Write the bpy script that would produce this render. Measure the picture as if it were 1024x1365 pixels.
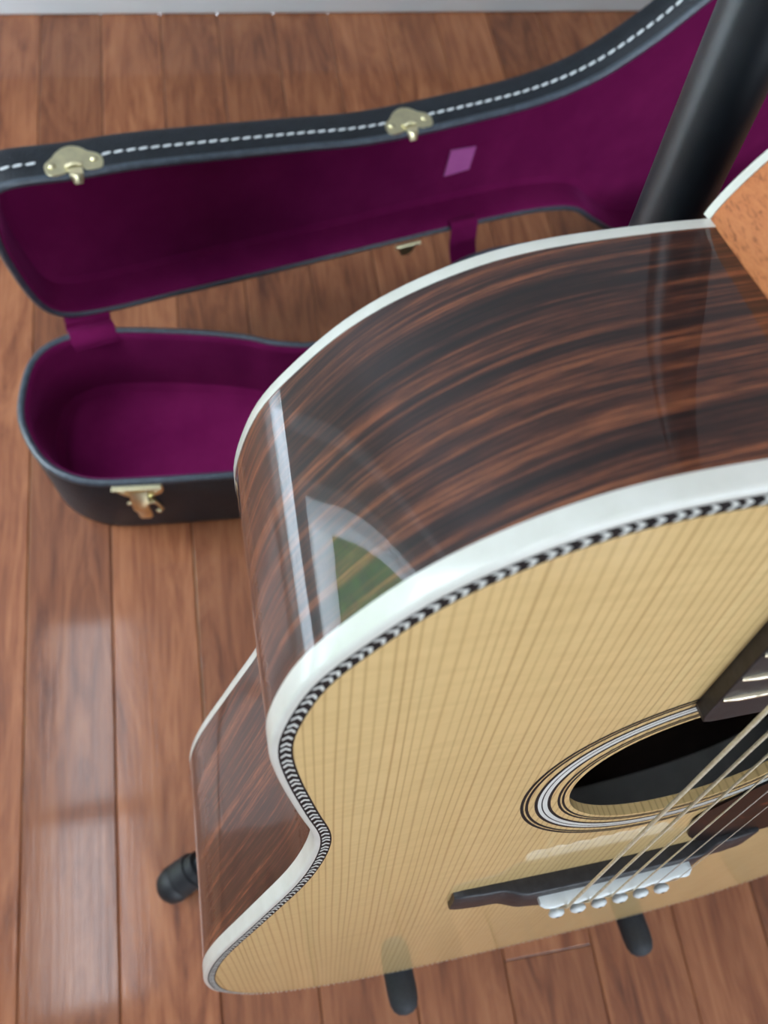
import bpy, bmesh, math, random
from mathutils import Vector, Matrix, noise as mnoise
random.seed(7)
scene = bpy.context.scene
for o in list(bpy.data.objects): bpy.data.objects.remove(o)
COL = scene.collection

# ------------------------------------------------------------------ camera
MM = 0.001
cam_d = bpy.data.cameras.new('camera'); cam = bpy.data.objects.new('camera', cam_d); COL.objects.link(cam)
scene.camera = cam
cam_d.sensor_fit = 'VERTICAL'; cam_d.sensor_height = 36.0
cam_d.lens = 36.0 * 1043.75 / 1365.0
cam_d.clip_start = 0.005; cam_d.clip_end = 60
W = ((0.98356, -0.10103, 0.14967), (-0.15200, -0.91068, 0.38413), (0.09750, -0.40056, -0.91107))
Rw = Matrix(((W[0][0], -W[0][1], -W[0][2]), (W[1][0], -W[1][1], -W[1][2]), (W[2][0], -W[2][1], -W[2][2])))
cam.matrix_world = Matrix.Translation((0, 0, 0.8)) @ Rw.to_4x4()
cam_d.dof.use_dof = True; cam_d.dof.focus_distance = 0.27; cam_d.dof.aperture_fstop = 13.0

# ------------------------------------------------------------------ world, light, exposure
world = bpy.data.worlds.new('world'); scene.world = world; world.use_nodes = True
bg = world.node_tree.nodes['Background']
bg.inputs[0].default_value = (0.78, 0.88, 1.0, 1); bg.inputs[1].default_value = 12.0
def portal(name, loc, rot, sx, sy):
    d = bpy.data.lights.new(name, 'AREA'); d.shape = 'RECTANGLE'; d.size = sx; d.size_y = sy; d.energy = 1
    d.cycles.is_portal = True
    o = bpy.data.objects.new(name, d); COL.objects.link(o); o.location = loc; o.rotation_euler = rot
X0, X1, Y0, Y1, H = -1.0906, 2.6, -2.8, 1.19, 2.5          # the room
DOOR = (0.10, 0.90, 0.27, 2.0)                           # window in the left wall: y0 y1 z0 z1
LOW = (0.10, 1.185, 0.001, 0.20)                         # low glass strip under it, added for the side's pale reflection
WIN = (-0.2, 2.3, 0.7, 2.2)                              # window in the wall behind the camera: x0 x1 z0 z1
portal('side_window_daylight', (X0 - 0.12, (DOOR[0] + DOOR[1]) / 2, (DOOR[2] + DOOR[3]) / 2), (0, -math.pi / 2, 0), DOOR[3] - DOOR[2], DOOR[1] - DOOR[0])
portal('window_daylight', ((WIN[0] + WIN[1]) / 2, Y0 - 0.12, (WIN[2] + WIN[3]) / 2), (math.pi / 2, 0, 0), WIN[1] - WIN[0], WIN[3] - WIN[2])
vs = scene.view_settings
vs.view_transform = 'Standard'; vs.look = 'None'; vs.gamma = 1.0; vs.use_curve_mapping = False
vs.exposure = -0.22

# ------------------------------------------------------------------ materials
def new_mat(name):
    m = bpy.data.materials.new(name); m.use_nodes = True
    nt = m.node_tree; b = nt.nodes['Principled BSDF']
    return m, nt, b
def setp(b, **k):
    names = {'rough': 'Roughness', 'metal': 'Metallic', 'coat': 'Coat Weight', 'coatr': 'Coat Roughness', 'ior': 'IOR', 'sheen': 'Sheen Weight', 'sheenr': 'Sheen Roughness', 'spec': 'Specular IOR Level', 'coatior': 'Coat IOR'}
    for a, v in k.items(): b.inputs[names[a]].default_value = v
def N(nt, t, **k):
    n = nt.nodes.new(t)
    for a, v in k.items(): setattr(n, a, v)
    return n
def L(nt, a, b): nt.links.new(a, b)
def noise(nt, vec, scale, detail=4, rough=.55, dist=0.0):
    n = N(nt, 'ShaderNodeTexNoise'); n.inputs['Scale'].default_value = scale; n.inputs['Detail'].default_value = detail
    n.inputs['Roughness'].default_value = rough; n.inputs['Distortion'].default_value = dist
    if vec is not None: L(nt, vec, n.inputs['Vector'])
    return n.outputs['Fac']
def mapping(nt, vec, scale=(1, 1, 1), rot=(0, 0, 0), loc=(0, 0, 0)):
    n = N(nt, 'ShaderNodeMapping'); n.inputs['Scale'].default_value = scale; n.inputs['Rotation'].default_value = rot; n.inputs['Location'].default_value = loc
    L(nt, vec, n.inputs['Vector']); return n.outputs[0]
def ramp(nt, fac, stops):
    n = N(nt, 'ShaderNodeValToRGB'); e = n.color_ramp.elements
    while len(e) < len(stops): e.new(0.5)
    for i, (p, c) in enumerate(stops): e[i].position = p; e[i].color = (c[0], c[1], c[2], 1)
    L(nt, fac, n.inputs[0]); return n.outputs[0]
def mix(nt, fac, a, b, mode='MIX'):
    n = N(nt, 'ShaderNodeMix', data_type='RGBA', blend_type=mode)
    for s, v in ((n.inputs[0], fac), (n.inputs[6], a), (n.inputs[7], b)):
        if hasattr(v, 'is_output'): L(nt, v, s)
        elif isinstance(v, tuple): s.default_value = (v[0], v[1], v[2], 1)
        else: s.default_value = v
    return n.outputs[2]
def math_(nt, op, a, b=0.0):
    n = N(nt, 'ShaderNodeMath', operation=op)
    for s, v in ((n.inputs[0], a), (n.inputs[1], b)):
        if hasattr(v, 'is_output'): L(nt, v, s)
        else: s.default_value = v
    return n.outputs[0]
def bump(nt, b, h, strength=.2, dist=.001, coat=False):
    n = N(nt, 'ShaderNodeBump'); n.inputs['Strength'].default_value = strength; n.inputs['Distance'].default_value = dist
    L(nt, h, n.inputs['Height']); L(nt, n.outputs[0], b.inputs['Normal'])
    if coat: L(nt, n.outputs[0], b.inputs['Coat Normal'])
def coord(nt, which='Object'):
    n = N(nt, 'ShaderNodeTexCoord'); return n.outputs[which]
def simple(name, col, rough=.5, metal=0, coat=0, nscale=60, var=.12, bumps=0, **k):
    m, nt, b = new_mat(name); setp(b, rough=rough, metal=metal, coat=coat, coatr=.05, **k)
    f = noise(nt, coord(nt), nscale, 5)
    lo = tuple(c * (1 - var) for c in col); hi = tuple(min(1, c * (1 + var)) for c in col)
    L(nt, ramp(nt, f, [(.3, lo), (.7, hi)]), b.inputs['Base Color'])
    if bumps: bump(nt, b, f, bumps, .0005)
    return m

def m_rosewood():
    m, nt, b = new_mat('rosewood'); setp(b, rough=.45, coat=1.0, coatr=.012, coatior=1.5, spec=.3)
    uv = N(nt, 'ShaderNodeUVMap').outputs[0]
    sh = mapping(nt, uv, rot=(0, 0, -.05))
    warp = noise(nt, mapping(nt, sh, (6, 20, 1)), 1, 3)
    n1 = noise(nt, mapping(nt, sh, (3.2, 75, 1)), 1, 5, .6, .8)
    n2 = noise(nt, mapping(nt, sh, (9, 520, 1)), 1, 6, .7, .4)
    n3 = noise(nt, mapping(nt, sh, (90, 2400, 1)), 1, 4, .65)
    f = math_(nt, 'ADD', math_(nt, 'MULTIPLY', n1, .52), math_(nt, 'MULTIPLY', n2, .48))
    c = ramp(nt, f, [(.38, (.006, .003, .003)), (.45, (.022, .007, .005)), (.51, (.075, .021, .011)), (.57, (.26, .078, .031)), (.67, (.44, .155, .062))])
    c = mix(nt, ramp(nt, n3, [(.40, (.0, .0, .0)), (.60, (1, 1, 1))]), mix(nt, .75, c, (.006, .002, .002)), c)
    L(nt, c, b.inputs['Base Color'])
    return m
def m_spruce():
    m, nt, b = new_mat('spruce'); setp(b, rough=.5, coat=1.0, coatr=.015, coatior=1.5, spec=.2)
    co = coord(nt); sx = N(nt, 'ShaderNodeSeparateXYZ'); L(nt, co, sx.inputs[0])
    wob = noise(nt, mapping(nt, co, (38, 2.0, 0)), 1, 2)
    x = math_(nt, 'ADD', sx.outputs[0], math_(nt, 'MULTIPLY', wob, .010))
    s = math_(nt, 'SINE', math_(nt, 'MULTIPLY', x, 2 * math.pi / .0029))
    p = math_(nt, 'POWER', math_(nt, 'ADD', math_(nt, 'MULTIPLY', s, .5), .5), 8.0)
    amp = ramp(nt, noise(nt, mapping(nt, co, (160, 3, 0)), 1, 3), [(.3, (.35, .35, .35)), (.7, (1, 1, 1))])
    p = math_(nt, 'MULTIPLY', p, amp)
    silk = noise(nt, mapping(nt, co, (45, 260, 1)), 1, 5, .6, .6)
    broad = noise(nt, mapping(nt, co, (28, 2, 1)), 1, 3)
    base = mix(nt, broad, (.80, .545, .225), (.86, .63, .295))
    base = mix(nt, ramp(nt, silk, [(.4, (0, 0, 0)), (.62, (.22, .22, .22))]), base, (.60, .41, .165))
    c = mix(nt, math_(nt, 'MULTIPLY', p, .75), base, (.42, .23, .07))
    L(nt, c, b.inputs['Base Color'])
    return m
def m_mahogany():
    m, nt, b = new_mat('mahogany'); setp(b, rough=.55, coat=.08, coatr=.4)
    co = coord(nt)
    n1 = noise(nt, mapping(nt, co, (220, 900, 220)), 1, 4, .6, .6)
    n2 = noise(nt, mapping(nt, co, (60, 25, 60)), 1, 4, .6)
    c = ramp(nt, n1, [(.30, (.24, .062, .018)), (.46, (.58, .185, .058)), (.75, (.70, .26, .09))])
    c = mix(nt, n2, mix(nt, .25, c, (.30, .08, .02)), c)
    L(nt, c, b.inputs['Base Color']); bump(nt, b, n1, .15, .0003); return m
def m_floor():
    m, nt, b = new_mat('floor_wood'); setp(b, rough=.5, coat=.6, coatr=.075, spec=.3)
    co = coord(nt); oi = N(nt, 'ShaderNodeObjectInfo')
    off = N(nt, 'ShaderNodeVectorMath', operation='ADD'); L(nt, co, off.inputs[0])
    cr = N(nt, 'ShaderNodeCombineXYZ')
    for i in range(3): L(nt, math_(nt, 'MULTIPLY', oi.outputs['Random'], 7.3 + 3 * i), cr.inputs[i])
    L(nt, cr.outputs[0], off.inputs[1]); v = off.outputs[0]
    n1 = noise(nt, mapping(nt, v, (30, 4.5, 1)), 1, 5, .6, 2.4)
    n2 = noise(nt, mapping(nt, v, (260, 9, 1)), 1, 5, .65, .5)
    n3 = noise(nt, mapping(nt, v, (9, 4, 1)), 1, 3, .5, .8)
    f = math_(nt, 'ADD', math_(nt, 'MULTIPLY', n1, .5), math_(nt, 'ADD', math_(nt, 'MULTIPLY', n2, .25), math_(nt, 'MULTIPLY', n3, .25)))
    c = ramp(nt, f, [(.35, (.125, .036, .014)), (.46, (.26, .085, .033)), (.55, (.36, .132, .054)), (.68, (.45, .188, .083))])
    tone = ramp(nt, oi.outputs['Random'], [(0, (.80, .76, .74)), (.5, (1, .98, .95)), (1, (1.14, 1.12, 1.1))])
    L(nt, mix(nt, 1.0, c, tone, 'MULTIPLY'), b.inputs['Base Color'])
    bump(nt, b, n2, .12, .0006, coat=True)
    return m
def m_velvet(name, a, bcol, sheen=.5):
    m, nt, b = new_mat(name); setp(b, rough=.95, sheen=sheen, sheenr=.35, spec=.1)
    b.inputs['Sheen Tint'].default_value = (.62, .10, .42, 1)
    co = coord(nt)
    f = noise(nt, co, 16, 5, .6); f2 = noise(nt, co, 900, 2)
    c = mix(nt, ramp(nt, f, [(.35, (0, 0, 0)), (.7, (1, 1, 1))]), a, bcol)
    L(nt, c, b.inputs['Base Color']); bump(nt, b, f2, .3, .0006); return m
def m_tolex():
    m, nt, b = new_mat('black_tolex'); setp(b, rough=.42, spec=.5)
    co = coord(nt)
    v = N(nt, 'ShaderNodeTexVoronoi'); v.inputs['Scale'].default_value = 520; L(nt, co, v.inputs['Vector'])
    f = noise(nt, co, 90, 5)
    L(nt, ramp(nt, f, [(.3, (.006, .009, .013)), (.7, (.013, .018, .025))]), b.inputs['Base Color'])
    bump(nt, b, v.outputs['Distance'], .5, .0008); return m
def m_tortoise():
    m, nt, b = new_mat('tortoise'); setp(b, rough=.3, spec=.25)
    f = noise(nt, coord(nt), 55, 4, .6, 1.5)
    L(nt, ramp(nt, f, [(.56, (.004, .002, .002)), (.66, (.03, .007, .004)), (.78, (.25, .07, .02))]), b.inputs['Base Color']); return m
def m_binding():
    m, nt, b = new_mat('ivory_binding'); setp(b, rough=.35, coat=.5, coatr=.06)
    co = coord(nt); f = noise(nt, co, 700, 3); f2 = noise(nt, co, 120, 3)
    L(nt, ramp(nt, f2, [(.3, (.72, .71, .63)), (.7, (.79, .78, .71))]), b.inputs['Base Color']); bump(nt, b, f, .25, .0004); return m
def m_glass():
    m = bpy.data.materials.new('pane_glass'); m.use_nodes = True; nt = m.node_tree
    for n in list(nt.nodes): nt.nodes.remove(n)
    out = N(nt, 'ShaderNodeOutputMaterial'); mx = N(nt, 'ShaderNodeMixShader'); t = N(nt, 'ShaderNodeBsdfTransparent'); g = N(nt, 'ShaderNodeBsdfGlossy')
    g.inputs['Roughness'].default_value = .01; fr = N(nt, 'ShaderNodeFresnel'); fr.inputs['IOR'].default_value = 1.3
    L(nt, fr.outputs[0], mx.inputs[0]); L(nt, t.outputs[0], mx.inputs[1]); L(nt, g.outputs[0], mx.inputs[2]); L(nt, mx.outputs[0], out.inputs[0]); return m
def m_string(name, a, bcol, freq):
    m, nt, b = new_mat(name); setp(b, rough=.35, metal=.35)
    uv = N(nt, 'ShaderNodeUVMap').outputs[0]
    f = noise(nt, mapping(nt, uv, (400, 4, 1)), 1, 2)
    L(nt, ramp(nt, f, [(.3, a), (.7, bcol)]), b.inputs['Base Color']); return m
M = dict(
    rosewood=m_rosewood(), spruce=m_spruce(), mahogany=m_mahogany(), floor=m_floor(), tolex=m_tolex(),
    velvet=m_velvet('velvet', (.145, .005, .064), (.195, .010, .086)), velvet_light=m_velvet('velvet_light', (.55, .13, .42), (.62, .17, .48), .6), tortoise=m_tortoise(), binding=m_binding(), glass=m_glass(),
    black=simple('black_purfling', (.008, .007, .008), .5, spec=.25), white=simple('white_purfling', (.80, .82, .76), .4, coat=.6, var=.05),
    ebony=simple('ebony', (.022, .021, .023), .42, nscale=300, var=.4, bumps=.15), bone=simple('bone', (.80, .84, .82), .4, nscale=80, var=.05),
    wound=m_string('wound_string', (.66, .60, .40), (.92, .88, .68), 1), plain=m_string('plain_string', (.55, .52, .45), (.75, .72, .66), 1),
    fret=simple('fret_wire', (.80, .70, .52), .28, 1, nscale=300), brass=simple('brass', (.90, .82, .52), .28, 1, nscale=120, var=.1),
    metal=simple('black_tube', (.010, .014, .019), .36, nscale=40, var=.3, spec=.9), rubber=simple('rubber', (.014, .015, .017), .55, nscale=200, bumps=.1),
    foam=simple('grey_foam', (.030, .033, .038), .7, nscale=500, bumps=.3), wall=simple('wall_paint', (.33, .335, .34), .9, nscale=6, var=.03),
    rim=simple('edge_piping', (.05, .068, .088), .33, nscale=150, var=.35, bumps=.25, spec=.8), trim=simple('trim_paint', (.84, .87, .89), .45, nscale=8, var=.03), ceil=simple('ceiling_paint', (.80, .81, .82), .95, nscale=5, var=.02),  # piping lightened blue-grey for the highlight along its glossy edge
    thread=simple('white_thread', (.82, .86, .86), .7, nscale=900, var=.1, bumps=.3), inner=simple('daylit_lining_wood', (.88, .87, .84), .75, nscale=30, var=.12),  # lining wood whitened to stand for daylight entering the sound hole
    backin=simple('dark_shaded_wood', (.045, .024, .018), .7, nscale=25, var=.3), gap=simple('plank_gap', (.02, .009, .006), .9),
    leaf=simple('hedge_leaf', (.10, .22, .045), .6, nscale=18, var=.6), soil=simple('patio', (.82, .84, .86), .8, nscale=9))
for nm, st in (('diffuser', 9.0), ('diffuser_b', 12.0)):
    m, nt, b = new_mat('lit_' + nm); b.inputs['Emission Color'].default_value = (.80, .90, 1, 1); b.inputs['Emission Strength'].default_value = st; b.inputs['Base Color'].default_value = (.8, .8, .8, 1); M[nm] = m  # glow of the two added ceiling panels

# ------------------------------------------------------------------ mesh helpers
def mesh_obj(name, verts, faces, mat, parent=None, smooth=False, uvs=None, loc=None):
    me = bpy.data.meshes.new(name); me.from_pydata([tuple(v) for v in verts], [], faces)
    me.materials.append(mat)
    if uvs:
        ul = me.uv_layers.new(name='UVMap')
        for l in me.loops: ul.data[l.index].uv = uvs[l.vertex_index]
    bm = bmesh.new(); bm.from_mesh(me); bmesh.ops.recalc_face_normals(bm, faces=bm.faces); bm.to_mesh(me); bm.free()
    if smooth:
        for p in me.polygons: p.use_smooth = True
    me.update()
    return link(name, me, parent, loc)
def link(name, me, parent=None, loc=None):
    o = bpy.data.objects.new(name, me); COL.objects.link(o); o.parent = parent
    if loc is not None: o.location = loc
    return o
def from_bm(name, bm, mat, parent=None, smooth=False):
    bmesh.ops.recalc_face_normals(bm, faces=bm.faces)
    me = bpy.data.meshes.new(name); bm.to_mesh(me); bm.free(); me.materials.append(mat)
    if smooth:
        for p in me.polygons: p.use_smooth = True
    return link(name, me, parent)
def edge_split(o, deg=35):
    o.data.set_sharp_from_angle(angle=math.radians(deg)); return o
def box(name, c, s, mat, parent=None, bev=0.0, rot=None):
    bm = bmesh.new(); bmesh.ops.create_cube(bm, size=1)
    for v in bm.verts: v.co = Vector((v.co.x * s[0], v.co.y * s[1], v.co.z * s[2]))
    if bev: bmesh.ops.bevel(bm, geom=list(bm.edges), offset=bev, segments=2, affect='EDGES', profile=.5)
    for v in bm.verts: v.co = (rot @ v.co if rot else v.co) + Vector(c)
    return from_bm(name, bm, mat, parent)
def tube(name, path, rad, mat, parent=None, seg=12, cap=True, closed=False):
    pts = [Vector(p) for p in path]; n = len(pts)
    rads = rad if isinstance(rad, (list, tuple)) else [rad] * n
    verts, faces, uvs = [], [], []
    ref = None; s = 0
    for i, p in enumerate(pts):
        a = pts[i - 1] if (i > 0 or closed) else pts[i]; b_ = pts[(i + 1) % n] if (i < n - 1 or closed) else pts[i]
        t = (b_ - a).normalized()
        if ref is None: ref = t.orthogonal().normalized()
        ref = (ref - t * ref.dot(t)).normalized(); bi = t.cross(ref)
        if i: s += (p - pts[i - 1]).length
        for k in range(seg):
            an = 2 * math.pi * k / seg
            verts.append(p + (ref * math.cos(an) + bi * math.sin(an)) * rads[i]); uvs.append((s, k / seg))
    m_ = n if closed else n - 1
    for i in range(m_):
        j = (i + 1) % n
        for k in range(seg):
            faces.append((i * seg + k, i * seg + (k + 1) % seg, j * seg + (k + 1) % seg, j * seg + k))
    if cap and not closed:
        faces.append(tuple(range(seg))[::-1]); faces.append(tuple((n - 1) * seg + k for k in range(seg)))
    o = mesh_obj(name, verts, faces, mat, parent, True, uvs)
    return edge_split(o, 50)
def prism(name, poly, z0, z1, mat, parent=None, frame=None, bev=0.0):
    """extrude a 2D polygon; frame maps (x, y, z) to local space"""
    fr = frame or (lambda x, y, z: Vector((x, y, z)))
    bm = bmesh.new()
    bot = [bm.verts.new(Vector((x, y, z0))) for x, y in poly]; top = [bm.verts.new(Vector((x, y, z1))) for x, y in poly]
    n = len(poly); bm.faces.new(bot[::-1]); ft = bm.faces.new(top)
    for i in range(n): bm.faces.new((bot[i], bot[(i + 1) % n], top[(i + 1) % n], top[i]))
    if bev: bmesh.ops.bevel(bm, geom=list(ft.edges), offset=bev, segments=2, affect='EDGES', profile=.5)
    for v in bm.verts: v.co = fr(*v.co)
    return from_bm(name, bm, mat, parent)
def dome(name, c, axis, r, h, mat, parent=None, seg=16):
    ax = Vector(axis).normalized(); u = ax.orthogonal().normalized(); w = ax.cross(u); c = Vector(c)
    verts, faces = [], []
    rings = 5
    for i in range(rings):
        a = math.pi / 2 * i / rings
        for k in range(seg):
            t = 2 * math.pi * k / seg
            verts.append(c + (u * math.cos(t) + w * math.sin(t)) * r * math.cos(a) + ax * h * math.sin(a))
    verts.append(c + ax * h)
    for i in range(rings - 1):
        for k in range(seg): faces.append((i * seg + k, i * seg + (k + 1) % seg, (i + 1) * seg + (k + 1) % seg, (i + 1) * seg + k))
    for k in range(seg): faces.append(((rings - 1) * seg + k, (rings - 1) * seg + (k + 1) % seg, len(verts) - 1))
    faces.append(tuple(range(seg))[::-1])
    return mesh_obj(name, verts, faces, mat, parent, True)
def catmull(pts, per=12, closed=True):
    out = []; n = len(pts)
    rng = range(n) if closed else range(n - 1)
    for i in rng:
        g = (lambda k: pts[k % n]) if closed else (lambda k: pts[min(max(k, 0), n - 1)])
        a, b_, c, d = g(i - 1), g(i), g(i + 1), g(i + 2)
        for j in range(per):
            t = j / per
            out.append(tuple(.5 * (2 * b_[q] + (-a[q] + c[q]) * t + (2 * a[q] - 5 * b_[q] + 4 * c[q] - d[q]) * t * t + (-a[q] + 3 * b_[q] - 3 * c[q] + d[q]) * t ** 3) for q in range(len(b_))))
    if not closed: out.append(tuple(pts[-1]))
    return out
def resample(pts, n, closed=True):
    P = [Vector(p) for p in pts]
    if closed: P = P + [P[0]]
    cum = [0]
    for i in range(1, len(P)): cum.append(cum[-1] + (P[i] - P[i - 1]).length)
    out = []; j = 0
    cnt = n if closed else n - 1
    for i in range(n):
        s = cum[-1] * i / cnt
        while j < len(cum) - 2 and cum[j + 1] < s: j += 1
        f = (s - cum[j]) / max(1e-12, cum[j + 1] - cum[j]); out.append(P[j].lerp(P[j + 1], f))
    return out, cum[-1]
def normals2(pts):
    """outward normals of a closed 2D outline"""
    n = len(pts); area = sum(pts[i][0] * pts[(i + 1) % n][1] - pts[(i + 1) % n][0] * pts[i][1] for i in range(n))
    sg = 1 if area > 0 else -1; out = []
    for i in range(n):
        t = Vector(pts[(i + 1) % n][:2]) - Vector(pts[i - 1][:2]); t.normalize()
        out.append(Vector((t.y, -t.x)) * sg)
    return out
def tag(o, label=None, cat=None, group=None, kind=None):
    if label: o['label'] = label
    if cat: o['category'] = cat
    if group: o['group'] = group
    if kind: o['kind'] = kind
    return o
def empty(name, loc=(0, 0, 0), mat=None):
    o = bpy.data.objects.new(name, None); COL.objects.link(o); o.empty_display_size = .05
    if mat is not None: o.matrix_world = mat
    else: o.location = loc
    return o
def loft(name, rings, mat, parent=None, closed=True, smooth=True, cap=False, uvs=None, angle=40):
    """rings: list of equally long point lists"""
    k = len(rings[0]); verts = [p for r in rings for p in r]; faces = []
    for i in range(len(rings) - 1):
        for j in range(k if closed else k - 1):
            j2 = (j + 1) % k; faces.append((i * k + j, i * k + j2, (i + 1) * k + j2, (i + 1) * k + j))
    if cap:
        faces.append(tuple(range(k))[::-1]); faces.append(tuple((len(rings) - 1) * k + j for j in range(k)))
    o = mesh_obj(name, verts, faces, mat, parent, smooth, uvs)
    return edge_split(o, angle) if smooth else o

# ------------------------------------------------------------------ the room
def S(o): return tag(o, kind='structure')
slab = S(box('floor', ((X0 + X1) / 2, (Y0 + Y1) / 2, -.03), (X1 - X0, Y1 - Y0, .04), M['gap']))
PW = .0842; XS = -.164
def plank_mesh(length):
    g, bv, t = .0004, .0013, .010
    hw = PW / 2 - g; hl = length / 2 - g
    prof = [(-hw, -t), (-hw, -bv * .6), (-hw + bv, 0), (hw - bv, 0), (hw, -bv * .6), (hw, -t)]
    v = []
    for y, dz in ((-hl, -bv * .2), (-hl + bv * .35, 0), (hl - bv * .35, 0), (hl, -bv * .2)):
        for x, z in prof: v.append((x, y, z if z <= -bv * .6 else z + dz))
    f = []
    for i in range(3):
        for j in range(5): f.append((i * 6 + j, i * 6 + j + 1, (i + 1) * 6 + j + 1, (i + 1) * 6 + j))
    f.append((0, 1, 2, 3, 4, 5)); f.append((18, 23, 22, 21, 20, 19))
    me = bpy.data.meshes.new('plank'); me.from_pydata(v, [], f); me.materials.append(M['floor'])
    bm = bmesh.new(); bm.from_mesh(me); bmesh.ops.recalc_face_normals(bm, faces=bm.faces); bm.to_mesh(me); bm.free()
    return me
LENS = [.7, .9, 1.1, 1.3, 1.5]; PM = {l: plank_mesh(l) for l in LENS}
cell = 0
k0 = -14; k1 = int((X1 - XS) / PW)
joints = {4: -.115}
for k in list(range(-4, 4)) + list(range(5, 12)): joints[k] = -.38 - .06 * ((k * 5) % 7)
for k in range(k0 + 1, k1):
    xc = XS + (k + .5) * PW
    if X0 < xc < 1.35:
        y = Y1 - .005; seq = []
        if k in joints:
            y = joints[k]
            yy = y
            while yy < Y1 - .03:
                l = 1.9
                if yy + l > Y1 - .004:
                    l = Y1 - .004 - yy
                    if l < .05: break
                seq.append((yy, l)); yy += l
        else:
            y = Y1 - .004 - random.uniform(0, .9)
            if Y1 - .004 - y > .05: seq.append((y, Y1 - .004 - y))
        while y > -1.3:
            l = random.choice(LENS); seq.append((y - l, l)); y -= l
        for ys, l in seq:
            me = PM.get(l) or plank_mesh(l)
            tag(link('plank', me, slab, (xc, ys + l / 2, 0)))
def side_floor(x0, x1, y0, y1):
    o = box('floor', ((x0 + x1) / 2, (y0 + y1) / 2, -.006), (x1 - x0, y1 - y0, .012), M['floor']); S(o)
side_floor(1.352, X1, Y0, Y1); side_floor(X0, 1.352, Y0, -2.55)
T = .1
fb_ = lambda a, t, z: Vector((a, Y1 + t, z))
S(box('wall_right', (X1 + T / 2, (Y0 + Y1) / 2, H / 2), (T, Y1 - Y0, H), M['wall']))
def wall_with_hole(name, frame, a0, a1, h0, h1, A0, A1):
    """wall in (a, z) with a rectangular opening; frame(a, t, z)"""
    bm = bmesh.new()
    for (p0, p1, q0, q1) in ((A0, a0, 0, H), (a1, A1, 0, H), (a0, a1, h1, H), (a0, a1, 0, h0)):
        if p1 - p0 < 1e-4 or q1 - q0 < 1e-4: continue
        vs_ = [bm.verts.new(frame(a, t, z)) for z in (q0, q1) for t in (0, T) for a in (p0, p1)]
        for f in ((0, 1, 3, 2), (4, 6, 7, 5), (0, 4, 5, 1), (2, 3, 7, 6), (0, 2, 6, 4), (1, 5, 7, 3)): bm.faces.new([vs_[i] for i in f])
    return S(from_bm(name, bm, M['wall']))
fl = lambda a, t, z: Vector((X0 - t, a, z)); ff = lambda a, t, z: Vector((a, Y0 - t, z))
def wall_pieces(name, frame, rects):
    bm = bmesh.new()
    for (p0, p1, q0, q1) in rects:
        vs_ = [bm.verts.new(frame(a, t, z)) for z in (q0, q1) for t in (0, T) for a in (p0, p1)]
        for f in ((0, 1, 3, 2), (4, 6, 7, 5), (0, 4, 5, 1), (2, 3, 7, 6), (0, 2, 6, 4), (1, 5, 7, 3)): bm.faces.new([vs_[i] for i in f])
    return S(from_bm(name, bm, M['wall']))
wall_pieces('wall_back', fb_, [(X0 - T, X1 + T, 0, H)])
S(box('trim_1', (X0 + .006, 1.06, H / 2 + .12), (.012, .05, H - .25), M['trim'], bev=.002))
wall_pieces('wall_left', fl, [(Y0, DOOR[0], 0, H), (DOOR[0], DOOR[1], DOOR[3], H), (DOOR[1], LOW[1], LOW[3], H), (LOW[1], Y1, 0, H), (DOOR[0], DOOR[1], LOW[3], DOOR[2]), (LOW[0], LOW[1], 0, LOW[2])])
wall_with_hole('wall_front', ff, WIN[0], WIN[1], WIN[2], WIN[3], X0 - T, X1 + T)
S(box('ceiling', ((X0 + X1) / 2, (Y0 + Y1) / 2, H + .05), (X1 - X0 + 2 * T, Y1 - Y0 + 2 * T, .1), M['ceil']))
bb = S(box('baseboard_back', ((X0 + X1) / 2, Y1 - .007, .05), (X1 - X0, .014, .10), M['trim'], bev=.003))
S(box('baseboard_right', (X1 - .007, (Y0 + Y1) / 2, .05), (.014, Y1 - Y0 - .03, .10), M['trim'], bev=.003))
S(box('baseboard_left', (X0 + .007, (Y0 + LOW[0]) / 2, .06), (.014, LOW[0] - Y0 - .03, .12), M['trim'], bev=.003))
S(box('baseboard_front', ((X0 + X1) / 2, Y0 + .007, .05), (X1 - X0 - .03, .014, .10), M['trim'], bev=.003))
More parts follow.
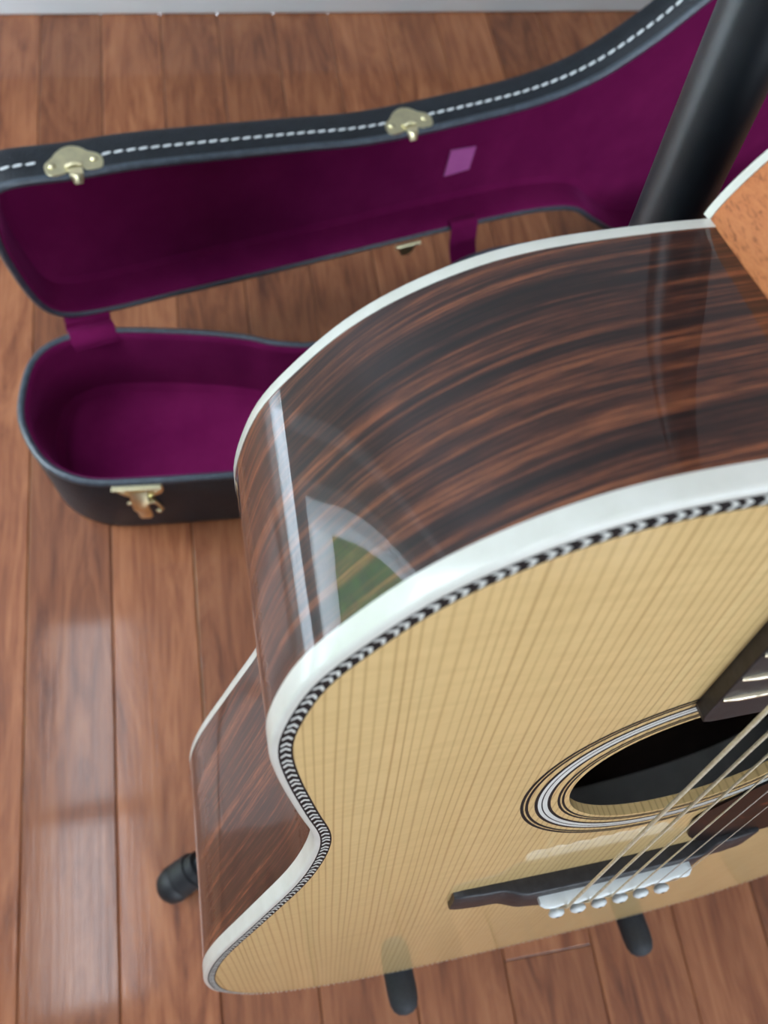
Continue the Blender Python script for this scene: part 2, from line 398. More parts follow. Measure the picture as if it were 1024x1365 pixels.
# glass door in the left wall, window behind the camera
def opening(name, frame, a0, a1, z0, z1, nv, nh, w=.06):
    e = empty(name); S(e)
    def bar(nm, p0, p1, q0, q1, d0=-.015, d1=.10):
        bm = bmesh.new()
        vs_ = [bm.verts.new(frame(a, t, z)) for z in (q0, q1) for t in (d0, d1) for a in (p0, p1)]
        for f in ((0, 1, 3, 2), (4, 6, 7, 5), (0, 4, 5, 1), (2, 3, 7, 6), (0, 2, 6, 4), (1, 5, 7, 3)): bm.faces.new([vs_[i] for i in f])
        from_bm(nm, bm, M['trim'], e)
    bar('frame_jamb', a0, a0 + w, z0, z1); bar('frame_jamb', a1 - w, a1, z0, z1)
    bar('frame_head', a0 + w, a1 - w, z1 - w, z1); bar('frame_sill', a0 + w, a1 - w, z0, z0 + w)
    for i in range(1, nv): 
        a = a0 + (a1 - a0) * i / nv; bar('mullion', a - w * .35, a + w * .35, z0 + w, z1 - w, .03, .07)
    for i in range(1, nh):
        z = z0 + (z1 - z0) * i / nh
        for j in range(nv):
            p0 = a0 + (a1 - a0) * j / nv + (w if j == 0 else w * .35); p1 = a0 + (a1 - a0) * (j + 1) / nv - (w if j == nv - 1 else w * .35)
            bar('glazing_bar', p0, p1, z - .012, z + .012, .035, .065)
    for j in range(nv):
        p0 = a0 + (a1 - a0) * j / nv; p1 = a0 + (a1 - a0) * (j + 1) / nv
        for i in range(nh):
            q0 = z0 + (z1 - z0) * i / nh; q1 = z0 + (z1 - z0) * (i + 1) / nh
            mesh_obj('pane', [frame(p0 + .02, .05, q0 + .02), frame(p1 - .02, .05, q0 + .02), frame(p1 - .02, .05, q1 - .02), frame(p0 + .02, .05, q1 - .02)], [(0, 1, 2, 3)], M['glass'], e)
opening('window_2', fl, DOOR[0], DOOR[1], DOOR[2], DOOR[3], 2, 1, .045)
opening('added_glass_strip', fl, LOW[0], LOW[1], LOW[2], LOW[3], 1, 1, .003)  # made-up strip that puts a bright band in the side's gloss
opening('window_1', ff, WIN[0], WIN[1], WIN[2], WIN[3], 3, 2, .06)
# outside the side window: a paved strip and a hedge
tag(box('patio_slab', (X0 - 2.2, .4, -.08), (4.1, 6, .1), M['soil']), 'whitened paved patio outside the side window', 'patio')  # paving whitened so the added low strip looks brighter
hv, hf = [], []
NX, NY = 44, 20
for i in range(NX + 1):
    for j in range(NY + 1):
        a = math.pi * j / NY; y = -2.5 + 5.8 * i / NX
        p = Vector((X0 - 3.2 - .4 * math.cos(a), y, -.03 + 1.9 * math.sin(a) ** .6))
        hv.append(p + Vector((1, .3, .6)) * .16 * mnoise.fractal(p * 3.1, .8, 2.1, 4))
for i in range(NX):
    for j in range(NY): hf.append((i * (NY + 1) + j, i * (NY + 1) + j + 1, (i + 1) * (NY + 1) + j + 1, (i + 1) * (NY + 1) + j))
tag(mesh_obj('hedge', hv, hf, M['leaf'], smooth=True), 'clipped green hedge outside the side window', 'hedge')
for cx, cy, ln, mt_, lb in ((-.75, .66, .70, 'diffuser', 'added flat rectangular ceiling light panel nearer the baseboard wall'), (-.77, -.06, .60, 'diffuser_b', 'added flat rectangular ceiling light panel farther from the baseboard wall')):
    cl = empty('added_light_panel', (cx, cy, H))  # panels added to cast the floor sheen and some top light
    box('housing', (0, 0, -.02), (.30, ln + .04, .04), M['trim'], cl, .004)
    box('diffuser', (0, 0, -.041), (.26, ln, .006), M[mt_], cl, .001)
    tag(cl, lb, 'added lamp', 'added ceiling light panels')

# ------------------------------------------------------------------ the guitar (local frame in metres, built from millimetres)
GX = Vector((0.99925, 0.03618, -0.01360)); GY = Vector((0.00363, 0.26247, 0.96493)); GZ = Vector((0.03848, -0.96426, 0.26214))
GR = Matrix((GX, GY, GZ)).transposed()
GBASE = Vector((0, -.508, -.060))                        # origin of the guitar at its tail
GT = Vector((0.144321, 0.051162, 0.679081)) + GR @ GBASE
guitar = empty('acoustic_guitar', mat=Matrix.Translation(GT) @ GR.to_4x4())
tag(guitar, 'glossy acoustic guitar with spruce top and dark rosewood sides propped upright on a stand', 'guitar')
def g(x, y, z): return Vector((x, y, z)) * MM - GBASE
half = [[0.0, 0.0], [-40.0, -0.3], [-80.0, -5.1], [-112.0, -20.1], [-135.0, -43.7], [-142.8, -58.0], [-148.7, -80.0], [-147.4, -105.0], [-142.9, -135.0], [-139.0, -165.0], [-146.7, -205.0], [-165.7, -255.0], [-186.6, -310.0], [-196.3, -350.0], [-198.5, -385.0], [-194.0, -420.0], [-178.0, -455.0], [-145.0, -483.0], [-100.0, -500.0], [-50.0, -507.0], [0.0, -508.0]]
full = half + [[-x, y] for x, y in half[-2:0:-1]]
NO = 420
OUT, PERIM = resample(catmull(full, 14), NO)
for _ in range(40):                                      # Taubin smoothing of the outline
    for lam in (.5, -.52):
        OUT = [OUT[i] + ((OUT[i - 1] + OUT[(i + 1) % NO]) * .5 - OUT[i]) * lam for i in range(NO)]
NRM = normals2(OUT)
# soften the normals a little
for _ in range(3): NRM = [(NRM[i - 1] + NRM[i] * 2 + NRM[(i + 1) % NO]).normalized() for i in range(NO)]
def inset(d): return [OUT[i] - NRM[i] * d for i in range(NO)]
def ztop(x, y):
    u = min(1, max(0, (-y - 250) / 250)); v = min(1, max(0, (y + 140) / 50)); v = v * v * (3 - 2 * v)
    return -2.0 * u - .4 * u ** 4 + 2.0 * math.exp(-((y + 300) / 110) ** 2 - (x / 100) ** 2) + 1.5 * v * math.exp(-(x / 60) ** 2)
def zback(y): return -84.2 - 46.6 * min(1, max(0, -y / 508))
def roll(d, y):                                           # the top rounds over towards the tail edge
    k = min(1, max(0, (-y - 385) / 60)); return -1.7 * (1 - min(1, max(0, d) / 8)) ** 2 * k * k * (3 - 2 * k)
HY, HR = -159.0, 50.0
# soundboard: rings from the sound hole out to the purfling
edge = inset(5.6); rings = []
hub = [Vector((math.cos(a), math.sin(a))) for a in [math.atan2(p.y - HY, p.x) for p in edge]]
def hole_pt(i, r): return Vector((hub[i].x * r, HY + hub[i].y * r))
rings.append([g(hole_pt(i, HR).x, hole_pt(i, HR).y, -3.2) for i in range(NO)])
NR = 34
for k in range(NR + 1):
    t = k / NR; ring = []
    for i in range(NO):
        p = hole_pt(i, HR).lerp(edge[i], t); dd = 5.6 + (1 - t) * (edge[i] - hole_pt(i, HR)).length; ring.append(g(p.x, p.y, ztop(p.x, p.y) + roll(dd, p.y)))
    rings.append(ring)
loft('soundboard', rings, M['spruce'], guitar)
# inside face of the soundboard
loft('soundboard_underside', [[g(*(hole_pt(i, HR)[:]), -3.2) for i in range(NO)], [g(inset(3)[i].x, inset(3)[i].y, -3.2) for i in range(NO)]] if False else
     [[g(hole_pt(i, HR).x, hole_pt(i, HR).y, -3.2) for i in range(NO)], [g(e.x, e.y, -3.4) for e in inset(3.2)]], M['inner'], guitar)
# rosewood side
BH = 6.2
uv = []; sr = []
for k in range(13):
    t = k / 12; ring = []
    for i in range(NO + 1):
        p = OUT[i % NO]; z0 = ztop(p.x, p.y) - BH; z1 = zback(p.y) + 4.6
        ring.append(g(p.x, p.y, z0 + (z1 - z0) * t)); uv.append((PERIM * i / NO * MM, (z0 + (z1 - z0) * t) * MM))
    sr.append(ring)
loft('side', sr, M['rosewood'], guitar, closed=False, uvs=uv)['label'] = 'streaky dark rosewood side'
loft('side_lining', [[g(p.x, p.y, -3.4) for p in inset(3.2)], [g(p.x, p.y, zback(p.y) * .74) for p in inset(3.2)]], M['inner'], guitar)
loft('kerfed_lining', [[g(p.x, p.y, zback(p.y) * .74) for p in inset(3.2)], [g(p.x, p.y, zback(p.y) * .745) for p in inset(5.5)], [g(p.x, p.y, zback(p.y) + 2) for p in inset(8)]], M['backin'], guitar)  # near-black wood tone also holds the shade at the back joint
# back plate: outer face and inner face whitened to bounce light inside the body
ins = inset(2.5)
loft('back', [[g(0, -250, zback(-250) - 2)] * NO, [g(p.x * .5, -250 + (p.y + 250) * .5, zback(-250 + (p.y + 250) * .5) - 1.5) for p in ins], [g(p.x, p.y, zback(p.y)) for p in ins]], M['rosewood'], guitar)
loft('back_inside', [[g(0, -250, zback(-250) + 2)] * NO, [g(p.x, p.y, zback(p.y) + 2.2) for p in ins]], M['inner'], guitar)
# bindings
def band(name, prof, mat):
    """prof: (inset, z offset function) list, closed ring profile along the outline"""
    rs = []
    for d, zf in prof:
        pts = inset(d); rs.append([g(p.x, p.y, zf(p) + (roll(d, p.y) if zf(p) > -20 else 0)) for p in pts])
    return loft(name, rs, mat, guitar, angle=55)
zt = lambda dz: (lambda p: ztop(p.x, p.y) + dz)
zb = lambda dz: (lambda p: zback(p.y) + dz)
band('front_binding', [(.2, zt(-BH)), (-.15, zt(-BH)), (-.15, zt(-1.3)), (.02, zt(-.62)), (.42, zt(-.14)), (1.0, zt(.06)), (2.0, zt(.08)), (2.0, zt(-1))], M['binding'])['label'] = 'ivory front binding'
band('back_binding', [(.2, zb(4.7)), (-.15, zb(4.7)), (-.15, zb(1.0)), (.4, zb(.1)), (1.1, zb(-.2)), (2.6, zb(-.2)), (2.6, zb(1))], M['binding'])['label'] = 'ivory back binding'
purf = band('herringbone_strip', [(2.0, zt(-.5)), (2.0, zt(.05)), (5.7, zt(.05)), (5.7, zt(-.5))], M['black'])
purf['label'] = 'black and white herringbone purfling'
# herringbone chevrons on the bass side and shoulder; the far rest is one piece
mid, plen = resample([tuple(p) for p in inset(3.85)], 1600)
PITCH = 3.5
def chev_verts():
    a, bq, hh, tk = 1.15, 1.35, 1.28, .12
    pts = [(-.0, 0), (a, 0)]
    v = [(-bq, hh), (-bq + a, hh), (a, 0), (0, 0), (-bq, -hh), (-bq + a, -hh)]
    V = [(x * MM, y * MM, 0) for x, y in v] + [(x * MM, y * MM, tk * MM) for x, y in v]
    F = [(6, 7, 8, 9), (9, 8, 11, 10), (0, 1, 7, 6), (1, 2, 8, 7), (2, 5, 11, 8), (5, 4, 10, 11), (4, 3, 9, 10), (3, 0, 6, 9)]
    return V, F
CV, CF = chev_verts()
cm = bpy.data.meshes.new('chevron'); cm.from_pydata(CV, [], CF); cm.materials.append(M['white'])
ncv = int(plen / PITCH); bulkv, bulkf = [], []
for j in range(ncv):
    i = int(j / ncv * 1600); p = mid[i]; t = (mid[(i + 3) % 1600] - mid[i - 3]).normalized()
    sgn = -1 if p.x < 0 else 1                            # arrows point towards the neck
    vis = p.x < 4 and p.y > -452
    ang = math.atan2(t.y, t.x)
    d = Vector((math.cos(ang), math.sin(ang)))
    if (d.y < 0 if p.y < -8 else d.x * (1 if p.x < 0 else -1) < 0): ang += math.pi
    mt = Matrix.Translation(g(p.x, p.y, ztop(p.x, p.y) + roll(3.85, p.y) + .05)) @ Matrix.Rotation(ang, 4, 'Z')
    if vis:
        o = link('chevron', cm, purf); o.matrix_local = mt
    else:
        b0 = len(bulkv); bulkv += [mt @ Vector(v) for v in CV]; bulkf += [tuple(q + b0 for q in f) for f in CF]
tag(mesh_obj('chevron_run', bulkv, bulkf, M['white'], purf), kind='stuff')
# rosette rings
def ring(name, r0, r1, mat):
    n = 160; rs = []
    for r in (r0, r1): rs.append([g(r * math.cos(2 * math.pi * k / n), HY + r * math.sin(2 * math.pi * k / n), ztop(r * math.cos(2 * math.pi * k / n), HY + r * math.sin(2 * math.pi * k / n)) + .07) for k in range(n)])
    return loft(name, rs, mat, guitar, smooth=False)
for r0, r1, c in ((66.7, 67.9, 'black'), (65.0, 66.1, 'black'), (61.5, 62.7, 'black'), (60.2, 61.5, 'white'), (59.7, 60.2, 'black'), (58.9, 59.7, 'white'), (58.0, 58.9, 'white'), (56.8, 58.0, 'black'), (53.3, 54.3, 'black'), (51.8, 52.7, 'black')):
    ring('rosette_ring', r0, r1, M[c])
# pickguard
pgp = catmull([(26, -241), (25, -230), (33, -216), (46, -199), (60, -178), (66, -150), (65, -125), (74, -108), (92, -116), (108, -150), (115, -200), (110, -250), (96, -279), (74, -285), (50, -280), (33, -262)], 8)
prism('pickguard', pgp, 0, 1.0, M['tortoise'], guitar, lambda x, y, z: g(x, y, ztop(x, y) + z + .05), bev=.35)['label'] = 'dark tortoiseshell pickguard'
# bridge
def sm(t): t = min(1, max(0, t)); return t * t * (3 - 2 * t)
rs = []
for k in range(61):
    x = -77 + 154 * k / 60; ax = abs(x)
    hgt = 7.6 - 3.6 * sm((ax - 43) / 13) - .8 * sm((ax - 60) / 17)
    yf = -277.5 - 1.2 * sm((ax - 72) / 5); yr = -301 - 12 * sm((46 - ax) / 26) + 1.2 * sm((ax - 72) / 5)
    zb_ = ztop(x, -290) - .4
    r = 1.3
    if ax > 76.5: hgt -= .5
    prof = [(yf, zb_), (yf, zb_ + hgt - r), (yf - .35, zb_ + hgt - .4), (yf - r, zb_ + hgt), (yr + r, zb_ + hgt), (yr + .35, zb_ + hgt - .4), (yr, zb_ + hgt - r), (yr, zb_)]
    rs.append([g(x, y, z + .4) for y, z in prof])
bridge = loft('bridge', rs, M['ebony'], guitar, cap=True, angle=50); bridge['label'] = 'black ebony bridge'
# saddle: slanted bone bar with a rounded, stepped top
rs = []
SX0, SX1 = -37.5, 38.0
def sad_y(x): return -286.8 + 2.6 * (x - SX0) / (SX1 - SX0)
for k in range(41):
    x = SX0 + (SX1 - SX0) * k / 40; e = min(x - SX0, SX1 - x); y = sad_y(x)
    h = 15.0 - .012 * (x / 6) ** 2 - 1.6 * (1 - sm(e / 2.4)) + .3 * math.cos((x - 1.5) * 2 * math.pi / 11)
    rs.append([g(x, y + 1.6, 8.0), g(x, y + 1.6, h - 1.1), g(x, y + .9, h - .2), g(x, y, h), g(x, y - .9, h - .2), g(x, y - 1.6, h - 1.1), g(x, y - 1.6, 8.0)])
loft('saddle', rs, M['bone'], guitar, cap=True)['label'] = 'white bone saddle'
# bridge pins
SXS = [-25.6 + 11 * i for i in range(6)]
for x in SXS:
    c = g(x, -305, 12.4); path = [c + Vector((0, 0, z)) * MM for z in (-8, -1.2, -.2, .4, 1.4, 2.6, 3.4, 3.8)]
    pin = tube('bridge_pin', path, [2.3 * MM, 2.4 * MM, 2.6 * MM, 3.3 * MM, 4.0 * MM, 3.7 * MM, 2.4 * MM, .4 * MM], M['bone'], guitar, 16)
    for p in pin.data.polygons: p.use_smooth = True
    dome('pin_dot', g(x, -305, 16.05), (0, 0, 1), 1.1 * MM, .25 * MM, M['black'], pin, 10)
# fretboard, frets, neck, heel
FE, NUT = -104.0, 353.5
def fw(y): return 21.6 + (28.4 - 21.6) * (NUT - y) / (NUT - FE)
FBZ = 6.0
poly = [(-fw(FE) + 3.5, FE), (-fw(FE) + 1, FE + 1), (-fw(FE), FE + 4), (-fw(NUT), NUT), (fw(NUT), NUT), (fw(FE), FE + 4), (fw(FE) - 1, FE + 1), (fw(FE) - 3.5, FE)]
fb = prism('fretboard', poly, 0, FBZ, M['ebony'], guitar, lambda x, y, z: g(x, y, z + .05 if z > 1 else ztop(x, y) - .2), bev=.4)
for n in range(1, 21):
    y = NUT - 645.2 * (1 - 2 ** (-n / 12)); w = fw(y) - .5
    rr = []
    for k in range(13):
        x = -w + 2 * w * k / 12; e = min(1, (min(x + w, w - x) + .12) / 1.2)
        rr.append([g(x, y + 1.15 * math.cos(a) * (.6 + .4 * e), FBZ - .1 + 1.25 * math.sin(a) * (.55 + .45 * e)) for a in [math.pi * q / 6 for q in range(7)]])
    loft('fret', rr, M['fret'], fb, closed=False, angle=60)
# neck shaft and heel lofted as sections along y; each section is a U from the fretboard edge down
def usec(y):                                             # neck shaft section
    w = fw(y) - .15; pts = []
    for k in range(25):
        a = math.pi * k / 24; pts.append(g(-w * math.cos(a), y, .05 - (20 if y < 300 else 18) * math.sin(a) ** .8))
    return pts
neck = loft('neck', [usec(y) for y in (.5, 30, 60, 100, 160, 240, 353)], M['mahogany'], guitar, closed=False, cap=True, angle=60)
def heel_sec(z):
    t = (z + 83.0) / 83.0                                # 0 at the cap, 1 under the fretboard
    w = 23.3 + 5.0 * min(1, t) ** .8; ln = 27 + 16 * t + 46 * t ** 3.2; pts = []
    for k in range(41):
        a = k / 40 * 2 - 1; y = ln * (1 - abs(a) ** 1.35); x = w * (1 - (y / ln) ** 1.25) ** .8
        pts.append(g(math.copysign(x, a), y + .05, z))
    return pts
heel = loft('heel', [heel_sec(z) for z in (-83, -82, -78, -70, -60, -50, -40, -30, -20, -12, -5, -.1)], M['mahogany'], guitar, closed=False, cap=True, angle=60)
heel['label'] = 'orange-brown mahogany heel'
# flat heel: straight flank from the body joint out to the cap
cap_pts = [(-23.2, 0.2), (-20.9, 5), (-18.9, 9.8), (-14.9, 18.3), (-8, 25), (0, 27), (8, 25), (14.9, 18.3), (18.9, 9.8), (20.9, 5), (23.2, .2)]
cap_pts = [(math.copysign(23.6 * (1 - y) ** .8 if False else 23.6 * (1 - y ** 1.25) ** .8, a), 27.6 * y) for a, y in [(k / 20 - 1, 1 - abs(k / 20 - 1) ** 1.35) for k in range(41)]]
prism('heel_cap', cap_pts, -85.9, -83.0, M['binding'], guitar, lambda x, y, z: g(x, y, z))['label'] = 'white heel cap'
prism('heel_cap', [(x * .97, y * .97) for x, y in cap_pts], -86.4, -85.9, M['black'], guitar, lambda x, y, z: g(x, y, z))
hs = [(-21, 354), (-27, 380), (-36, 540), (36, 540), (27, 380), (21, 354)]
prism('headstock', hs, -16, -1, M['mahogany'], guitar, lambda x, y, z: g(x, y, z - (y - 354) * .22), bev=1)
box('nut', g(0, 355.5, 5), (42.5 * MM, 4 * MM, 9 * MM), M['bone'], guitar, .0005)
sb = tube('strap_button', [g(-18.5 + (z - 84) * .25, -3, -z) for z in (84, 87, 88, 89.5, 91, 92, 92.4)], [1.1 * MM, 1.1 * MM, 1.5 * MM, 1.9 * MM, 1.9 * MM, 1.4 * MM, .4 * MM], M['plain'], guitar, 16)
sb['label'] = 'small metal strap button on the back'
# strings
DIA = [1.35, 1.07, .82, .62, .42, .32]
for i, x in enumerate(SXS):
    xn = -18 + 36 * i / 5; ys_ = sad_y(x); r = DIA[i] / 2 * MM
    path = [g(x, -303.5, 10.5), g(x, -302.3, 12.2), g(x, ys_ - .8, 14.75 + DIA[i] / 2), g(x, ys_ + .6, 15.0 + DIA[i] / 2)]
    for k in range(1, 9):
        t = k / 8; path.append(g(x + (xn - x) * t, ys_ + (357 - ys_) * t, 15.05 + DIA[i] / 2 + (10 - 15.05) * t))
    tube('string', path, r, M['wound'] if i < 4 else M['plain'], guitar, 10)

# ------------------------------------------------------------------ guitar stand
stand = empty('guitar_stand', (.144, .080, 0))
tag(stand, 'black tubular guitar stand with rubber feet carrying the guitar', 'guitar stand')
SO = Vector((.144, .080, 0))
def w(x, y, z): return Vector((x, y, z)) * MM - SO
def post_pt(z): return w(144, 80 + .160 * z, z)
zs = [150, 300, 450, 560, 620, 660, 700, 800, 900, 950]
tube('post', [post_pt(z) for z in zs], [11.5 * MM] * 6 + [11.4 * MM, 11.3 * MM, 11.2 * MM, 11.2 * MM], M['metal'], stand, 28)
tube('post_collar', [post_pt(z) for z in (944, 946, 956, 980, 984)], [12.6 * MM, 14.0 * MM, 14.0 * MM, 13.4 * MM, 10.0 * MM], M['rubber'], stand, 28)
tube('upper_post', [post_pt(z) for z in (980, 1020, 1050, 1080)], 8 * MM, M['metal'], stand, 20)
hub_ = tube('leg_hub', [post_pt(z) for z in (150, 160, 210, 225)], [16 * MM, 19 * MM, 19 * MM, 14 * MM], M['rubber'], stand, 24)
for fx, fy, hx, hy in ((-117, -8, 130, 112), (405, -2, 158, 112), (150, 215, 146, 118)):
    a = Vector((fx, fy, 16)); b_ = Vector((hx, hy, 190)); dr = (b_ - a).normalized()
    leg = tube('leg', [w(*(a + dr * 20)), w(*b_)], 8.0 * MM, M['metal'], stand, 18)
    ft = [(-6, 6), (-4, 11), (0, 14.5), (6, 16), (14, 16), (14.5, 15.4), (18, 15.4), (18.5, 16), (32, 15), (33, 13), (40, 12.4), (41, 9)]
    ft_o = tube('rubber_foot', [w(*(a + dr * q)) for q, r in ft], [r * MM for q, r in ft], M['rubber'], leg, 24)
# cradle under the tail: cross bar and two padded arms along the guitar's depth
def gw(x, y, z): return (Matrix.Translation(GT) @ GR.to_4x4()) @ g(x, y, z) - SO
tube('cradle_bar', [gw(-86, -513.5, -146), gw(0, -516, -152), gw(90, -513.5, -146)], 8 * MM, M['metal'], stand, 16)
tube('cradle_neck', [gw(0, -516, -152), post_pt(175)], 8 * MM, M['metal'], stand, 16)
for x in (-84, 89):
    ar = [(-150, 6), (-148, 9.6), (-140, 10.2), (-60, 10.2), (8, 10.2), (14, 9.6), (18, 8.0), (20.5, 5.0), (21.5, 1)]
    tube('padded_arm', [gw(x, -514.5, z) for z, r in ar], [r * MM for z, r in ar], M['foam'], stand, 20)

# ------------------------------------------------------------------ guitar case: tray on the floor and raised lid
case = empty('guitar_case', (-.1, .44, 0))
tag(case, 'open black guitar case lined in burgundy velvet, lid raised, lying on the floor', 'guitar case')
CO = Vector((-.1, .44, 0))
def c_(x, y, z): return Vector((x, y, z)) * MM - CO
tray = [(-13, 345), (-113, 348), (-165, 353), (-200, 373), (-220, 404), (-229, 440), (-222, 490), (-204, 516), (-172, 530), (-129, 532), (-53, 523), (1, 512), (31, 502), (75, 497), (125, 508), (175, 540), (220, 578), (270, 605), (340, 615), (420, 600), (500, 585), (600, 600), (720, 615), (840, 570), (895, 440), (850, 300), (740, 240), (600, 255), (500, 275), (420, 270), (340, 250), (270, 262), (200, 300), (120, 332), (55, 342)]
NT = 300
TP, TL = resample(catmull(tray, 10), NT); TN = normals2(TP)
def tin(d): return [TP[i] - TN[i] * d for i in range(NT)]
def tring(d, z): return [c_(p.x, p.y, z) for p in tin(d)]
HB = 105.0
shell = loft('tray_shell', [tring(6, 0.3), tring(1.5, 1.5), tring(0, 6), tring(0, HB - 3), tring(1, HB - 1.5), tring(4, HB - 1)], M['tolex'], case)
prism('tray_bottom', [tuple(p) for p in tin(5.9)], .3, 6, M['tolex'], case, lambda x, y, z: c_(x, y, z))
tube('tray_rim', tring(3.4, HB - 1.5), 3.9 * MM, M['rim'], case, 10, closed=True)
loft('tray_lining', [tring(6.6, HB + .2), tring(9, HB - 1.5), tring(11, HB - 8), tring(12, 40), tring(14, 22), tring(22, 16)], M['velvet'], case)
prism('tray_floor_lining', [tuple(p) for p in tin(20)], 10, 16.2, M['velvet'], case, lambda x, y, z: c_(x, y, z))
# lid frame: s along the hinge line, e up, t backwards from the rim plane
LA = Vector((-170.8, 541.3, 105.0)); LD = Vector((.97472, .22344, 0)); LE = Vector((0, 0, 1)); LB = Vector((-.22344, .97472, 0))
def l_(s, e, t): return (LA + LD * s + LE * e + LB * t) * MM - CO
lid = [(-16, 187), (44, 184), (94, 182), (159, 175), (243, 165), (318, 156.5), (413, 157), (496, 162), (559, 178), (613, 209), (660, 246), (720, 282), (800, 300), (900, 285), (1000, 270), (1100, 290), (1190, 270), (1230, 180), (1225, 70), (1180, -40), (1090, -88), (980, -80), (860, -90), (760, -98), (690, -82), (638, -46), (596, -14), (540, -1), (470, 3), (400, 4), (300, 4), (200, 4), (100, 5), (40, 5), (-5, 11), (-26, 28), (-36, 62), (-41, 122), (-34, 164)]
NL = 360
LPt, LLn = resample(catmull(lid, 10), NL); LN = normals2(LPt)
def lin(d): return [LPt[i] - LN[i] * d for i in range(NL)]
def lring(d, t): return [l_(p.x, p.y, t) for p in lin(d)]
LDp = 44.0
loft('lid_shell', [lring(4, 1), lring(1, 1.6), lring(0, 3.5), lring(0, LDp - 10), lring(2.5, LDp - 3), lring(9, LDp)], M['tolex'], case)
prism('lid_panel', [tuple(p) for p in lin(8.5)], LDp - 4, LDp, M['tolex'], case, lambda x, y, z: l_(x, y, z))
tube('lid_rim', lring(3.2, 1.6), 3.6 * MM, M['rim'], case, 10, closed=True)
loft('lid_lining', [lring(6.2, 0.2), lring(8.5, 1.5), lring(10.5, 7), lring(11.5, 24), lring(14, 32), lring(22, 36)], M['velvet'], case)
prism('lid_panel_lining', [tuple(p) for p in lin(19)], 35.5, 39.5, M['velvet'], case, lambda x, y, z: l_(x, y, z))
# stitches along the lid's upper wall
up = [i for i in range(NL)]
upper = catmull(lid[-3:] + lid[:14], 20, closed=False)
ST, stl = resample(upper, 2000, closed=False)
sm_ = None
sv = []; sf = []
seg = 8
for q, (xx, rr) in enumerate(((-4.1, .3), (-3.4, 1.0), (-1.5, 1.35), (1.5, 1.35), (3.4, 1.0), (4.1, .3))):
    for k in range(seg): 
        an = 2 * math.pi * k / seg; sv.append((xx * MM, rr * math.cos(an) * MM, (.55 * rr * math.sin(an)) * MM))
for q in range(5):
    for k in range(seg): sf.append((q * seg + k, q * seg + (k + 1) % seg, (q + 1) * seg + (k + 1) % seg, (q + 1) * seg + k))
sf.append(tuple(range(seg))[::-1]); sf.append(tuple(5 * seg + k for k in range(seg)))
stm = bpy.data.meshes.new('stitch'); stm.from_pydata(sv, [], sf); stm.materials.append(M['thread'])
LATCH_S = (45, 357)
dist = 6.0
while dist < stl - 4:
    i = int(dist / stl * 1999); p = ST[i]; t = (ST[min(i + 4, 1999)] - ST[max(i - 4, 0)]).normalized()
    if p.x < 860 and all(abs(p.x - q) > 24 for q in LATCH_S):
        nn = Vector((-t.y, t.x)); nn = nn if nn.y > 0 or p.x < -20 else -nn
        if p.x < -20 and nn.x > 0: nn = -nn
        ax = LD * t.x + LE * t.y; nz = LD * nn.x + LE * nn.y; ay = nz.cross(ax)
        skew = .14
        ax2 = (ax + ay * skew).normalized(); ay2 = nz.cross(ax2)
        mt = Matrix((ax2, ay2, nz)).transposed().to_4x4(); mt.translation = l_(p.x + nn.x * .1, p.y + nn.y * .1, 17.0)
        o = link('stitch', stm, case); o.matrix_local = mt
    dist += 10.4
# latch plates on the lid
def latch_plate(s):
    i = min(range(2000), key=lambda k: abs(ST[k].x - s) + (1000 if ST[k].y < 100 else 0)); p = ST[i]; t = (ST[i + 5] - ST[i - 5]).normalized(); t = t if t.x > 0 else -t
    nn = Vector((-t.y, t.x)); ax = LD * t.x + LE * t.y; nz = LD * nn.x + LE * nn.y; o0 = l_(p.x, p.y, 0)
    fr = lambda x, y, z: o0 + (ax * x + LB * y + nz * z) * MM
    pts = [(-22, 1), (-24, 8), (-22.5, 15), (-17, 19), (-12, 25), (-5, 30), (2, 31), (9, 28), (14, 23), (19, 20), (23.5, 16), (24.5, 9), (22, 2), (16, 1), (9, 2), (6, 7), (2, 9), (-4, 8), (-7, 2), (-14, 0)]
    pl = prism('latch_plate', catmull(pts, 4), 0, 1.4, M['brass'], case, fr, bev=.5)
    for x, y in ((-17.5, 11), (17.5, 12.5)): dome('rivet', fr(x, y, 1.3), nz, 3.3 * MM, 2.0 * MM, M['brass'], pl)
    # raised arch and the tongue that hangs over the rim
    tube('latch_arch', [fr(-7, 8, 1.5), fr(0, 9.5, 3), fr(7, 8, 1.5)], [2 * MM, 2.8 * MM, 2 * MM], M['brass'], pl, 12)
    ts = []
    for k in range(9):
        a = k / 8; ts.append([fr(x, 5.5 - 10 * a, 2.2 + 2.0 * math.sin(a * math.pi) - 7.0 * a * a) for x in (-6.2 * (1 - .45 * a ** 3), 6.2 * (1 - .45 * a ** 3))] + [fr(x, 5.0 - 10 * a, .6 + 2.0 * math.sin(a * math.pi) - 7.0 * a * a) for x in (6.2 * (1 - .45 * a ** 3), -6.2 * (1 - .45 * a ** 3))])
    loft('latch_tongue', ts, M['brass'], pl, cap=True, angle=50)
for s in LATCH_S: latch_plate(s)
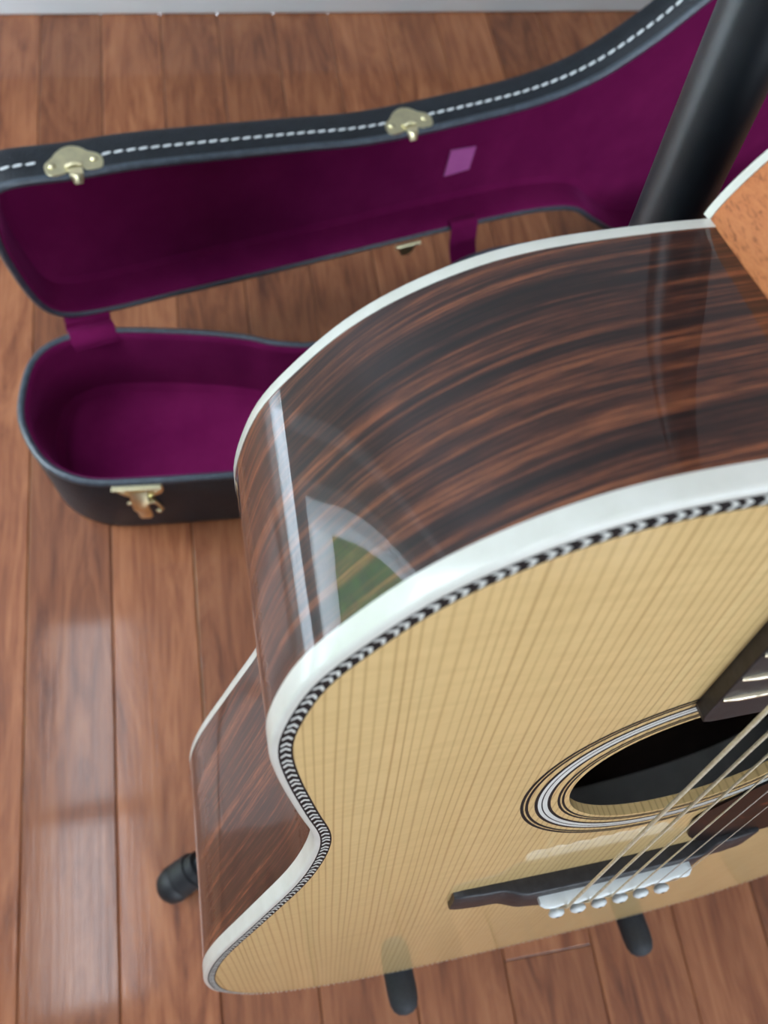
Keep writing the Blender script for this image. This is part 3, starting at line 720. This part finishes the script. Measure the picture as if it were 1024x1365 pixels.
# latches on the tray's near wall
def tray_latch(x0):
    i = min(range(NT), key=lambda k: abs(TP[k].x - x0) + (1000 if TP[k].y > 420 else 0)); p = TP[i]; n2 = TN[i]
    nz = Vector((n2.x, n2.y, 0)); ax = Vector((-n2.y, n2.x, 0)); ax = ax if ax.x > 0 else -ax; o0 = c_(p.x, p.y, HB - 6)
    fr = lambda x, y, z: o0 + (ax * x + Vector((0, 0, 1)) * y + nz * z) * MM
    pts = [(-23, 2), (-23, -3), (-17, -14), (-10, -21), (0, -24), (8, -22), (14, -20), (21, -15), (24, -8), (24, 2)]
    pl = prism('latch_base', pts, 0, 1.3, M['brass'], case, fr, bev=.4)
    box('latch_flange', fr(0, 2.5, 2.5), (46 * MM, 6 * MM, 2 * MM), M['brass'], pl, .0006, Matrix((ax, nz, Vector((0, 0, 1)))).transposed())
    for x in (-15, 16): dome('rivet', fr(x, -9, 1.2), nz, 3 * MM, 1.8 * MM, M['brass'], pl)
    rs = []
    for k in range(11):
        a = k / 10; y = -4 - 50 * a; z = 3 + 9 * math.sin(min(1, a * 1.4) * math.pi * .8) ** 1.0
        hw = 8.5 - 2 * a
        rs.append([fr(-hw, y, z), fr(-hw * .6, y, z + 1.8), fr(hw * .6, y, z + 1.8), fr(hw, y, z), fr(hw, y, z - 1.2), fr(-hw, y, z - 1.2)])
    lv = loft('latch_lever', rs, M['brass'], pl, cap=True, angle=50)
    tube('lever_pin', [fr(-13, -24, 6), fr(13, -24, 6)], 1.8 * MM, M['brass'], pl, 12)
    tube('spring_arm', [fr(9, -22, 2), fr(15, -34, 4), fr(18, -44, 5)], [2 * MM, 1.8 * MM, 1.4 * MM], M['brass'], pl, 10)
    dome('arm_knob', fr(14, -46, 5), nz, 3.2 * MM, 3 * MM, M['brass'], pl)
for x in (-115, 8): tray_latch(x)
# velvet hinge straps bridging lid and tray
def strap(name, pts, wd, mat, axv):
    ax = Vector(axv).normalized(); path = catmull([tuple(p) for p in pts], 6, closed=False); rs = []
    for i, p in enumerate(path):
        p = Vector(p); t = (Vector(path[min(i + 1, len(path) - 1)]) - Vector(path[max(i - 1, 0)])).normalized(); nz = t.cross(ax).normalized() * .8 * MM
        rs.append([p - ax * wd / 2 * MM - nz, p + ax * wd / 2 * MM - nz, p + ax * wd / 2 * MM + nz, p - ax * wd / 2 * MM + nz])
    return loft(name, rs, mat, case, cap=True, angle=40)
strap('hinge_strap', [l_(12, 17, 20), l_(11, 13, 5), l_(10, 7, -3), l_(9, 1, -6), c_(-157, 529, HB + 4), c_(-155, 519, HB - 1), c_(-154, 516, HB - 8)], 46, M['velvet'], LD)
strap('hinge_strap', [l_(441, 13, 6), l_(441, 16, 0), l_(441, 13, -5), l_(441, 1, -8), l_(441, -14, -12), l_(441, -28, -24), l_(441, -36, -42)], 34, M['velvet'], LD)
for s in (372,):
    pl = prism('hinge', catmull([(-9, -2), (-9, -12), (-4, -19), (4, -19), (9, -12), (9, -2)], 4), 0, 1.5, M['brass'], case, lambda x, y, z: l_(s + x, 3 + y, -z - 1.5), bev=.4)
    tube('hinge_barrel', [l_(s - 15, 1, -3.5), l_(s + 15, 1, -3.5)], 2.6 * MM, M['brass'], pl, 14)
tab = prism('velvet_tab', [(-16, -17), (15, -14), (17, 16), (-14, 18)], 0, 2.0, M['velvet_light'], case, lambda x, y, z: l_(440 + x, 70 + y, 35.0 - z), bev=.5)
tab['label'] = 'paler pink velvet tab'
